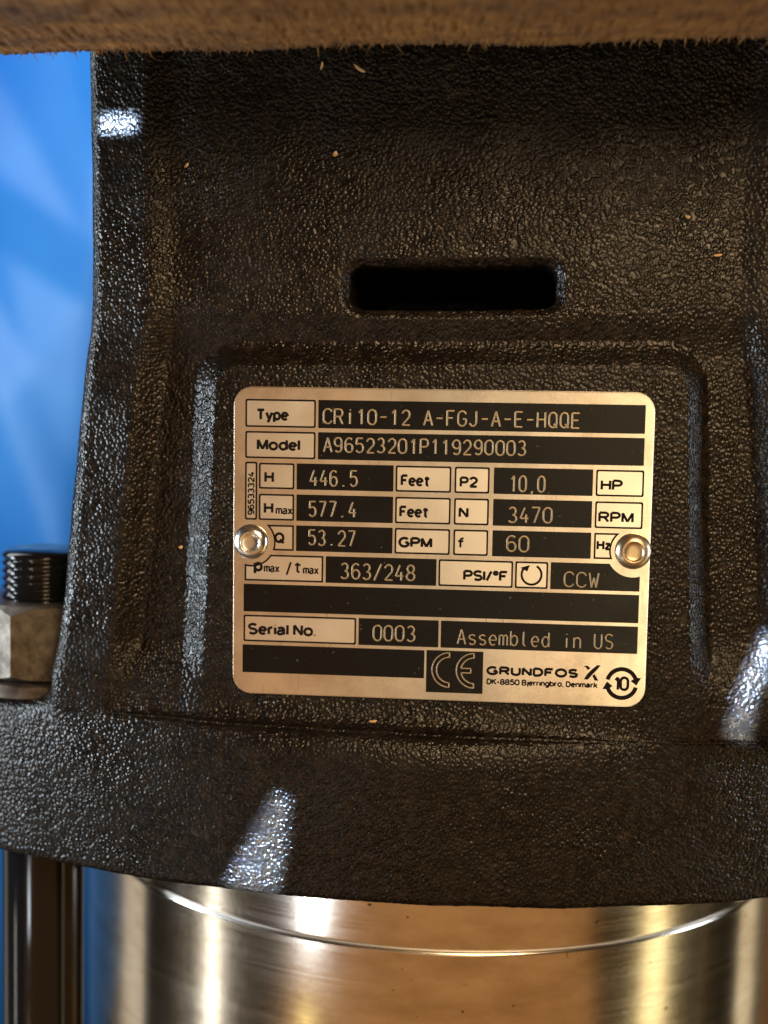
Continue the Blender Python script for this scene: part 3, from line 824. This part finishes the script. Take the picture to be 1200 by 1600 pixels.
# symbols: conformity mark outlines, rotation arrow, emblem, recycling ring
def ce_c(cx, cy, ro, ri):
    a = [(cx, cy - ro)] + [(cx + ro * math.cos(R(t)), cy + ro * math.sin(R(t))) for t in range(-95, -266, -10)]
    b_ = [(cx + ri * math.cos(R(t)), cy + ri * math.sin(R(t))) for t in range(-265, -94, 10)]
    return a + [(cx, cy + ro), (cx, cy + ri)] + b_ + [(cx, cy - ri)]
def ce_e(cx, cy, ro, ri):
    a = [(cx, cy - ro)] + [(cx + ro * math.cos(R(t)), cy + ro * math.sin(R(t))) for t in range(-95, -266, -10)]
    lo = [(cx + ri * math.cos(R(t)), cy + ri * math.sin(R(t))) for t in range(-265, -190, 10)]
    hi = [(cx + ri * math.cos(R(t)), cy + ri * math.sin(R(t))) for t in range(-170, -94, 10)]
    return a + [(cx, cy + ro), (cx, cy + ri)] + lo + [(cx - ri + 0.12, cy + 0.55), (cx - 0.7, cy + 0.55), (cx - 0.7, cy - 0.55), (cx - ri + 0.12, cy - 0.55)] + hi + [(cx, cy - ri)]
stroke_obj('conformity_mark', [ce_c(53.2, 66.6, 4.2, 3.1), ce_e(59.1, 66.6, 4.2, 3.1)], 0.17, M['engraved'], closed=True, z=0.055, flat=0.35)
rc_ = (72.3, 43.1)
stroke_obj('rotation_arrow', [[(rc_[0] + 2.35 * math.cos(R(t)), rc_[1] + 2.35 * math.sin(R(t))) for t in range(-60, 226, 8)]], 0.27, M['ink'], z=0.03)
hx, hy = rc_[0] + 2.35 * math.cos(R(228)), rc_[1] + 2.35 * math.sin(R(228))
slab('arrow_head', [(hx + 1.15, hy - 0.55), (hx + 0.55, hy + 1.0), (hx - 1.1, hy + 0.15)], 0.0, 0.05, M['ink'], plate)
# emblem beside the maker's name: two crossing blades
slab('emblem_blade', [(85.4, 67.7), (86.4, 67.7), (87.4, 66.5), (88.4, 65.4), (89.3, 64.2), (88.5, 64.2), (87.2, 65.3), (86.2, 66.4)], 0.0, 0.045, M['ink'], plate)
slab('emblem_blade', [(85.3, 64.5), (86.2, 64.4), (86.9, 64.9), (86.3, 65.5), (86.0, 65.0)], 0.0, 0.04, M['ink'], plate)
slab('emblem_blade', [(87.4, 66.8), (87.9, 66.3), (88.9, 67.9), (88.0, 67.9)], 0.0, 0.042, M['ink'], plate)
rg = (94.4, 68.4)
for t0 in (14, 194):
    o_ = [(rg[0] + 3.95 * math.cos(R(t)), rg[1] + 3.95 * math.sin(R(t))) for t in range(t0, t0 + 152, 8)]
    i_ = [(rg[0] + 2.95 * math.cos(R(t)), rg[1] + 2.95 * math.sin(R(t))) for t in range(t0 + 144, t0 - 1, -8)]
    e = R(t0 + 148)
    hd = [(rg[0] + 2.2 * math.cos(e), rg[1] + 2.2 * math.sin(e)), (rg[0] + 3.5 * math.cos(e + 0.42), rg[1] + 3.5 * math.sin(e + 0.42)), (rg[0] + 4.75 * math.cos(e), rg[1] + 4.75 * math.sin(e))]
    slab('recycling_arrow', o_ + hd[::-1] + i_, 0.0, 0.04, M['ink'], plate)

# rivets
for (cx, cy), rot_ in ((rl, 0.2), (rr_, 0.7)):
    prof = [(4.25, -0.4), (4.3, 0.1), (4.22, 0.45), (3.9, 0.95), (3.3, 1.45), (2.75, 1.72), (2.45, 1.80), (2.3, 1.70), (2.15, 1.35), (1.9, 1.22), (0.9, 1.18), (0.02, 1.17)]
    V, Fc = lathe([(r_ * mm, z_ * mm) for r_, z_ in prof], 72)
    V = [(x + cx * mm, y - cy * VS * mm, z) for x, y, z in V]
    o = mesh_obj('rivet', V, Fc, M['zinc'] if cx < 50 else M['bronze'], plate, smooth=True)

# ------------------------------------------------------------------ sawdust flecks
def chip(px, py, l, wd, ang, h, label):
    l *= 0.85; wd *= 0.8
    n = 5; V = []; Fc = []
    for k in range(n + 1):
        t = k / n - 0.5; ww = wd * (1 - (2 * t) ** 2) ** 0.5 * 0.5 + wd * 0.08
        l_ = l; bend = l * 0.07 * (t * t * 4)
        for sx_, zz in ((-1, 0), (1, 0), (1, 0.00018), (-1, 0.00018)):
            V.append((t * l, bend + sx_ * ww, zz + 0.0002 * (2 * t) ** 2))
    for k in range(n):
        b0 = k * 4
        for e in range(4): Fc.append((b0 + e, b0 + (e + 1) % 4, b0 + 4 + (e + 1) % 4, b0 + 4 + e))
    Fc += [(0, 1, 2, 3), (n * 4 + 3, n * 4 + 2, n * 4 + 1, n * 4)]
    o = mesh_obj('wood_chip', V, Fc, M['chip'])
    P_ = at(px, py, h)
    mx = Matrix.Identity(4)
    for i in range(3):
        mx[i][0] = PX[i]; mx[i][1] = -PD[i]; mx[i][2] = PN[i]; mx[i][3] = P_[i]
    o.matrix_world = mx @ Matrix.Rotation(ang, 4, 'Z')
    tag(o, label, 'wood chip', 'sawdust flecks on the black casting')
chip(524, 241, 0.0016, 0.0011, 1.0, -0.0015, 'pale round sawdust fleck on black casting above left end of slot')
chip(292, 259, 0.0016, 0.0006, 0.8, -0.0015, 'small orange sawdust fleck beside upper left rib of black casting')
chip(1122, 399, 0.0024, 0.0005, 0.1, -0.0015, 'thin orange wood sliver on black casting right of slot')
chip(1075, 339, 0.0012, 0.0007, -0.5, -0.0015, 'tiny orange sawdust speck up and right of slot')
chip(561, 108, 0.0040, 0.0007, -0.6, -0.0013, 'curled pale wood shaving in shadow under frayed board')
chip(503, 104, 0.0024, 0.0006, 1.3, -0.0013, 'short upright wood shaving in shadow under frayed board')
chip(583, 1127, 0.0024, 0.0006, 0.15, 0.0012, 'orange wood sliver on black casting just below the nameplate')
chip(283, 855, 0.0012, 0.0008, 0.4, -0.0036, 'orange sawdust speck in groove left of nameplate rivet')
chip(155, 1056, 0.0020, 0.0005, 0.0, -0.0016, 'pale wood sliver on black casting beside the washer')
